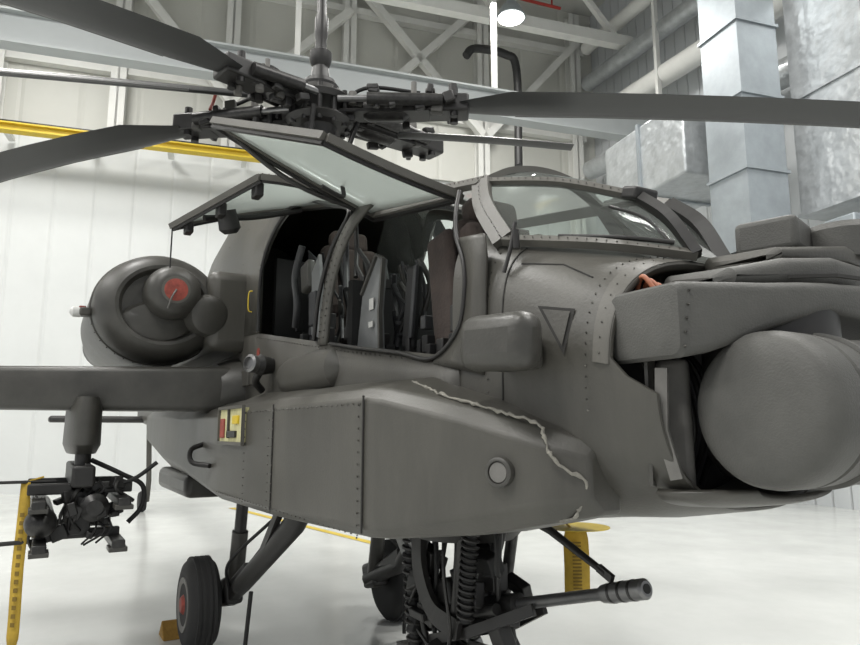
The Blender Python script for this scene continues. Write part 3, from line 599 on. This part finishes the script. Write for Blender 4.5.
def blade(tag,az,z0,droop,pitch,L=7.3,r0=1.25,ch=.53,arm=True,lead=1,off=(0,0),ps=0):
    a=math.radians(az); D=V((math.cos(a),math.sin(a),0)); Wd=V((-math.sin(a),math.cos(a),0))*lead
    Wp=(Wd*math.cos(pitch)+V((0,0,1))*math.sin(pitch)).normalized(); U=D.cross(Wp).normalized()
    O=V((.25+off[0],off[1],z0)); R=[]
    for i in range(15):
        t=i/14; r=r0+(L-r0)*t; z=-droop*((r/L)**2)
        k=min(1,.45+t*8)
        R.append(airfoil(O+D*r+V((0,0,z)),U,Wp,ch*k,.06))
    loft('rotor_blade_'+tag,R,M_blade,H,angle=40)
    sweep('blade_edge_strip_'+tag,[O+D*(r0+.5+(L-r0-.6)*i/8)+V((0,0,-droop*(((r0+.5+(L-r0-.6)*i/8)/L)**2)))+Wp*ch*.292 for i in range(9)],.025,.02,U,M_edge,H)
    if arm:
        q=r0/1.25
        for s in(-1,1): sweep('hub_strap_%s_%d'%(tag,s),[O+D*.2*q+U*s*.06,O+D*.7*q+U*s*.065,O+D*1.05*q+U*s*.06],.22,.03,U,M_dark,H)
        lathe('feather_housing_'+tag,O+D*.40*q,D,[(0,.09),(.05,.12),(.35*q,.12),(.4*q,.08),(.8*q,.07)],M_gunm,H,20)
        Rm=Matrix((D,Wd,V((0,0,1)))).transposed()
        box('root_fitting_'+tag,O+D*1.15*q,(.36,.24,.16),M_dark,H,Rm,bevel=.02)
        for s in(-1,1):
            cyl('lag_damper_%s_%d'%(tag,s),O+D*.45*q+Wd*s*.19,O+D*1.1*q+Wd*s*.14,.055,M_gunm,H)
            cyl('damper_rod_%s_%d'%(tag,s),O+D*.2*q+Wd*s*.2,O+D*.5*q+Wd*s*.19,.03,M_steel,H)
            cyl('root_pin_%s_%d'%(tag,s),O+D*1.2*q+Wd*s*.07+V((0,0,-.12)),O+D*1.2*q+Wd*s*.07+V((0,0,.14)),.035,M_gunm,H)
        for k in range(22):
            c=O+D*random.uniform(.25,1.2)*q+Wd*random.uniform(-.18,.18)+V((0,0,random.uniform(-.13,.15)))
            if k%3==0: cyl('hub_pin_%s_%d'%(tag,k),c-V((0,0,.05)),c+V((0,0,.06)),random.uniform(.02,.04),random.choice([M_dark,M_gunm,M_bay]),H,seg=10)
            else: box('hub_bolt_%s_%d'%(tag,k),c,(random.uniform(.05,.13),random.uniform(.04,.08),random.uniform(.04,.10)),random.choice([M_dark,M_gunm,M_gunm,M_nac,M_dark]),H,(0,random.uniform(-.3,.3),a),bevel=.012)
        tube('hub_hose_'+tag,[HC+V((0,0,.12))+D*.2,HC+V((0,0,.24))+D*.45,O+D*.9*q+V((0,0,.14))],.018,M_black,H)
blade('a',-75,4.46,.9,.12,lead=-1,r0=.85)
blade('b',-128,4.34,1.9,.05,lead=-1,ch=.5)
blade('c',-108,4.50,.15,-.55,r0=.6,arm=False,ch=.3)
blade('d',58,4.42,.42,.0,ch=.44)
blade('e',62,4.20,.1,.2,L=2.25,r0=.7,ch=.16,arm=False)
blade('fourth',100,4.42,.9,.05,L=1.4,r0=1.3,ch=.2)
tube('hub_red_strap',[(-.2,-.8,4.6),(-.22,-.82,4.5),(-.2,-.85,4.4)],.015,M_red,H)
flush_rivets('rivet_lines',M_hull2,H)
def streamer(name,x,y,z1,z0,w,ang):
    vs=[];fs=[];N=14; d=V((math.cos(ang),math.sin(ang),0)); q=V((-d.y,d.x,0))
    for i in range(N+1):
        t=i/N; z=z1+(z0-z1)*t; o=q*.006*math.sin(t*9)
        wd=w*(.8+.2*min(1,t*6))
        if i==N: wd=w*.6
        vs+=[V((x,y,z))+o-d*wd/2,V((x,y,z))+o+d*wd/2]
    for i in range(N): fs.append((2*i,2*i+1,2*i+3,2*i+2))
    mk(name,vs,fs,M_yelt,H,True,solid=.004)
    for k in range(14):
        z=z1+(z0-z1)*(.2+.05*k)
        for sg in(-1,1): box(name+'_print_%d_%d'%(k,sg),V((x,y,z))+q*.010*sg,(w*.35,.002,abs(z1-z0)*.025),M_print,H,(0,0,ang))
streamer('pylon_streamer',.5,-2.00,1.27,.25,.075,math.radians(60))
cyl('streamer_cord',(.5,-2.00,1.27),(.5,-1.9,1.3),.006,M_yelt,H)
streamer('belly_streamer',2.47,.86,1.02,.62,.15,math.radians(60))
lathe('belly_streamer_ring',(2.47,.86,1.02),(0,0,1),[(0,.13),(.008,.20),(.012,.20),(.013,.13)],M_yel,H,32)
cyl('belly_streamer_cord',(2.47,.86,1.0),(2.5,.5,1.25),.006,M_yelt,H)
ck=empty('wheel_chock')
mk('chock_body',[V((-.35,-1.0,0)),V((-.13,-1.0,0)),V((-.24,-1.0,.13)),V((-.35,-.65,0)),V((-.13,-.65,0)),V((-.24,-.65,.13))],[(0,1,2),(3,5,4),(0,3,4,1),(1,4,5,2),(2,5,3,0)],mat('chock_rubber',(.35,.2,.04),.8,0,.3,15),ck,bevel=.01)

# ================================================================ hangar
# local frame: origin at back/right corner, u along back wall (negative = left), w toward the open front
HO=V((-11.27,14.49,0)); HU=V((math.cos(math.radians(78)),math.sin(math.radians(78)),0)); HW=-V((math.cos(math.radians(168)),math.sin(math.radians(168)),0))
def hp(u,w,z): return HO+HU*u+HW*w+V((0,0,z))
HR=Matrix((HU,HW,V((0,0,1)))).transposed()
def hbox(name,u0,u1,w0,w1,z0,z1,m,parent=None,bevel=0):
    return box(name,hp((u0+u1)/2,(w0+w1)/2,(z0+z1)/2),(abs(u1-u0),abs(w1-w0),abs(z1-z0)),m,parent,HR,bevel)
M_floor=mat('epoxy_floor',(.62,.63,.61),.2,0,.05,1.2,0,5,.5)
def wallmat(name,col,per,strength,axis_dir):
    m=mat(name,col,.55,0,.04,.8); nt=m.node_tree; b=nt.nodes['Principled BSDF']
    g=nt.nodes.new('ShaderNodeNewGeometry'); dt=nt.nodes.new('ShaderNodeVectorMath'); dt.operation='DOT_PRODUCT'; dt.inputs[1].default_value=axis_dir
    nt.links.new(g.outputs['Position'],dt.inputs[0])
    mm=nt.nodes.new('ShaderNodeMath'); mm.operation='MULTIPLY'; mm.inputs[1].default_value=1/per; nt.links.new(dt.outputs['Value'],mm.inputs[0])
    fr=nt.nodes.new('ShaderNodeMath'); fr.operation='FRACT'; nt.links.new(mm.outputs[0],fr.inputs[0])
    rp=nt.nodes.new('ShaderNodeValToRGB'); e=rp.color_ramp.elements; e[0].position=0; e[0].color=(0,0,0,1); e[1].position=.06; e[1].color=(1,1,1,1); x=rp.color_ramp.elements.new(.94); x.color=(1,1,1,1); x=rp.color_ramp.elements.new(1); x.color=(0,0,0,1)
    nt.links.new(fr.outputs[0],rp.inputs[0])
    bp=nt.nodes.new('ShaderNodeBump'); bp.inputs['Strength'].default_value=strength; bp.inputs['Distance'].default_value=.05
    nt.links.new(rp.outputs[0],bp.inputs['Height']); nt.links.new(bp.outputs[0],b.inputs['Normal']); return m
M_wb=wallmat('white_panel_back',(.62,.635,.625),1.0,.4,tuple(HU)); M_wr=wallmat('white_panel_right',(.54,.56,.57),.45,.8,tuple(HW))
M_ins=wallmat('insulation_back',(.50,.50,.46),1.5,.4,tuple(HU)); M_str=mat('white_steel',(.64,.64,.61),.5,0,.06,2)
M_beam=mat('grey_beam',(.36,.38,.38),.5,0,.05,1); M_galv=mat('galvanised_duct',(.30,.33,.35),.42,.4,.16,1.6,.15,5)
M_foil=mat('foil_wrap',(.46,.48,.49),.35,.55,.2,3,1.0,6,.5,False,.6); M_ceil=mat('ceiling_deck',(.50,.50,.47),.7,0,.05,1)
M_pipeb=mat('black_pipe',(.02,.02,.02),.5); M_rp=mat('red_pipe',(.4,.04,.03),.5)
mk('floor',[hp(0,0,0),hp(-34,0,0),hp(-34,34,0),hp(0,34,0)],[(0,1,2,3)],M_floor)
hbox('wall_back',-34,0,-.3,0,0,16.5,M_wb)
hbox('wall_right',0,.3,-.3,22,0,16.5,M_wr)
hbox('ceiling',-34,.3,-.3,26,16.5,16.8,M_ceil)
hbox('trim_upper_insulation',-34,-.01,.0,.12,9.6,16.5,M_ins)
ln=empty('floor_marking_line')
mk('line_a',[V((-9,1.65,.004)),V((-2.0,2.46,.004)),V((-2.0,2.60,.004)),V((-9,1.79,.004))],[(0,1,2,3)],M_yel,ln)
cr=empty('overhead_crane_runway')
hbox('runway_web',-34,-9,.9,1.0,9.22,9.36,M_yel,cr); hbox('runway_top',-34,-9,.80,1.10,9.36,9.40,M_yel,cr); hbox('runway_bottom',-34,-9,.80,1.10,9.18,9.22,M_yel,cr)
hbox('runway_rail',-34,-9,.9,1.05,9.40,9.46,M_gunm,cr)
for k in range(12): hbox('hanger_%d'%k,-32+2*k,-31.85+2*k,.13,.9,9.24,9.34,M_str,cr)
fs_=empty('steel_column_bracing')
for k,u in enumerate((-18.4,-15.4,-12.4,-8.9,-4.4,-.9)):
    z0=0 if u>-10 else 9.65
    hbox('column_flange_%d'%k,u-.2,u+.2,.13,.17,z0,16.2,M_str,fs_); hbox('column_web_%d'%k,u-.03,u+.03,.13,.5,z0,16.2,M_str,fs_); hbox('column_face_%d'%k,u-.2,u+.2,.46,.5,z0,16.2,M_str,fs_)
for k,z in enumerate((11.5,14.7)): hbox('girt_%d'%k,-33,-.5,.13,.4,z,z+.22,M_str,fs_)
def hbar(name,a,b,w,m,parent): sweep(name,[hp(*a),hp(*b)],w,w,HW,m,parent)
for k,(a,b) in enumerate([((-12.4,.6,11),(-8.9,.6,14.6)),((-8.9,.6,11),(-4.4,.6,15.8)),((-8.9,.6,15.8),(-4.4,.6,11)),((-4.4,.6,11),(-.9,.6,15)),((-15.4,.6,14.6),(-12.4,.6,11))]): hbar('brace_%d'%k,a,b,.24,M_str,fs_)
rg=empty('roof_girder')
hbox('girder_web',-33,-.4,5.0,5.08,9.45,10.1,M_beam,rg); hbox('girder_top',-33,-.4,4.85,5.23,10.1,10.15,M_beam,rg); hbox('girder_bottom',-33,-.4,4.85,5.23,9.4,9.45,M_beam,rg)
for k in range(7): hbar('girder_hanger_%d'%k,(-31+5*k,5.04,10.1),(-31+5*k,5.04,16.0),.12,M_str,rg)
rt=empty('roof_truss')
for k,w in enumerate((3.0,)):
    hbox('chord_top_%d'%k,-33.5,-.5,w,w+.25,15.9,16.2,M_str,rt); hbox('chord_low_%d'%k,-33.5,-.5,w,w+.3,13.4,13.75,M_str,rt)
    for j in range(8):
        u=-33+4*j; hbar('web_%d_%d'%(k,j),(u,w+.12,13.7),(u+2,w+.12,16.0),.16,M_str,rt); hbar('webb_%d_%d'%(k,j),(u+2,w+.12,16.0),(u+4,w+.12,13.7),.16,M_str,rt)
for j in range(8): hbox('purlin_%d'%j,-32+4*j-.1,-32+4*j+.1,.2,25,16.22,16.45,M_str,rt)
def duct(name,u0,u1,w0,w1,z0,z1,m,step):
    e=empty(name); hbox('duct_body',u0,u1,w0,w1,z0,z1,m,e)
    z=z0
    while z<z1: hbox('flange_%d'%int(z*10),u0-.04,u1+.04,w0-.04,w1+.04,z,z+.06,m,e); z+=step
    return e
duct('ventilation_duct',-3.30,-2.35,9.4,10.4,4.9,16.0,M_galv,1.5)
duct('foil_wrapped_duct',-2.0,-1.1,10.3,11.9,5.6,10.2,M_foil,2.3)
ib=empty('insulated_pipe_run')
for k,(z,r) in enumerate(((9.2,.32),(10.9,.30),(12.3,.26),(13.6,.22))): cyl('run_%d'%k,hp(-.75,1.0,z+1.0),hp(-.75,20,z-.8),r,M_foil if k%2==0 else M_str,ib)
sb=empty('foil_supply_box'); hbox('supply_body',-3.2,-1.3,5.6,8.6,7.0,8.7,M_foil,sb,.05); hbox('supply_flange',-3.25,-1.25,7.0,7.1,6.95,8.75,M_galv,sb)
pp=empty('grey_mechanical_unit'); hbox('unit_body',-2.2,-.4,11.0,13.2,4.3,4.95,M_galv,pp,.03); hbox('unit_box',-2.5,-2.2,11.2,11.8,4.3,5.2,M_galv,pp,.03)
for k in range(3): cyl('unit_pipe_%d'%k,hp(-2.0+.25*k,11.6,0.0),hp(-2.0+.25*k,11.6,4.4),.05,M_galv,pp)
bc=empty('black_exhaust_conduit'); tube('conduit',[hp(-5.6,2,12.9),hp(-5.3,2,13.2),hp(-4.3,2,13.2),hp(-3.9,2,12.7),hp(-3.9,2,9.6)],.13,M_pipeb,bc)
rp_=empty('red_sprinkler_pipe'); cyl('pipe',hp(-4.6,2.2,15.10),hp(-2.4,2.2,15.02),.05,M_rp,rp_)
for k in range(2): cyl('drop_%d'%k,hp(-4.3+1.6*k,2.2,15.1),hp(-4.3+1.6*k,2.2,15.45),.03,M_rp,rp_)
M_lamp=emis('lamp_glow',(1,.97,.9),14)
def highbay(u,w,z,i):
    e=empty('high_bay_lamp'); 
    lathe('reflector',hp(u,w,z),(0,0,1),[(0,.40),(.02,.41),(.35,.25),(.5,.12),(.8,.1)],M_galv,e,24)
    lathe('diffuser',hp(u,w,z-.01),(0,0,1),[(-.08,.0),(-.05,.2),(0,.36),(.01,.0)],M_lamp,e,24)
    cyl('stem',hp(u,w,z+.8),hp(u,w,16.3),.03,M_str,e)
highbay(-5.1,4.2,12.9,0)
for i,(u,w) in enumerate([(-17,4),(-26,4),(-6,13),(-17,13),(-26,13),(-6,22),(-17,22),(-26,22)]): highbay(u,w,14.2,i)
for i,(u,w) in enumerate([(-6,5),(-17,5),(-26,5),(-6,13),(-17,13),(-26,13),(-6,21),(-17,21),(-26,21)]):
    l=bpy.data.lights.new('high_bay_light_%d'%i,'AREA'); l.shape='DISK'; l.size=2.5; l.energy=[560,480,480,760,820,760,760,820,760][i]; l.color=(1,.985,.95)
    lo=bpy.data.objects.new('high_bay_light_%d'%i,l); bpy.context.collection.objects.link(lo); lo.location=hp(u,w,12.6)
w=bpy.data.worlds.new('world'); sc.world=w; w.use_nodes=True; w.node_tree.nodes['Background'].inputs[0].default_value=(.95,.97,1,1); w.node_tree.nodes['Background'].inputs[1].default_value=.58

cam=bpy.data.cameras.new('camera'); co=bpy.data.objects.new('camera',cam); bpy.context.collection.objects.link(co)
cam.sensor_width=36; cam.lens=28.47; cam.clip_end=200; cam.clip_start=.05
co.location=(5.67,-1.99,1.6); co.rotation_euler=(math.radians(98.98),0,math.radians(60))
sc.camera=co
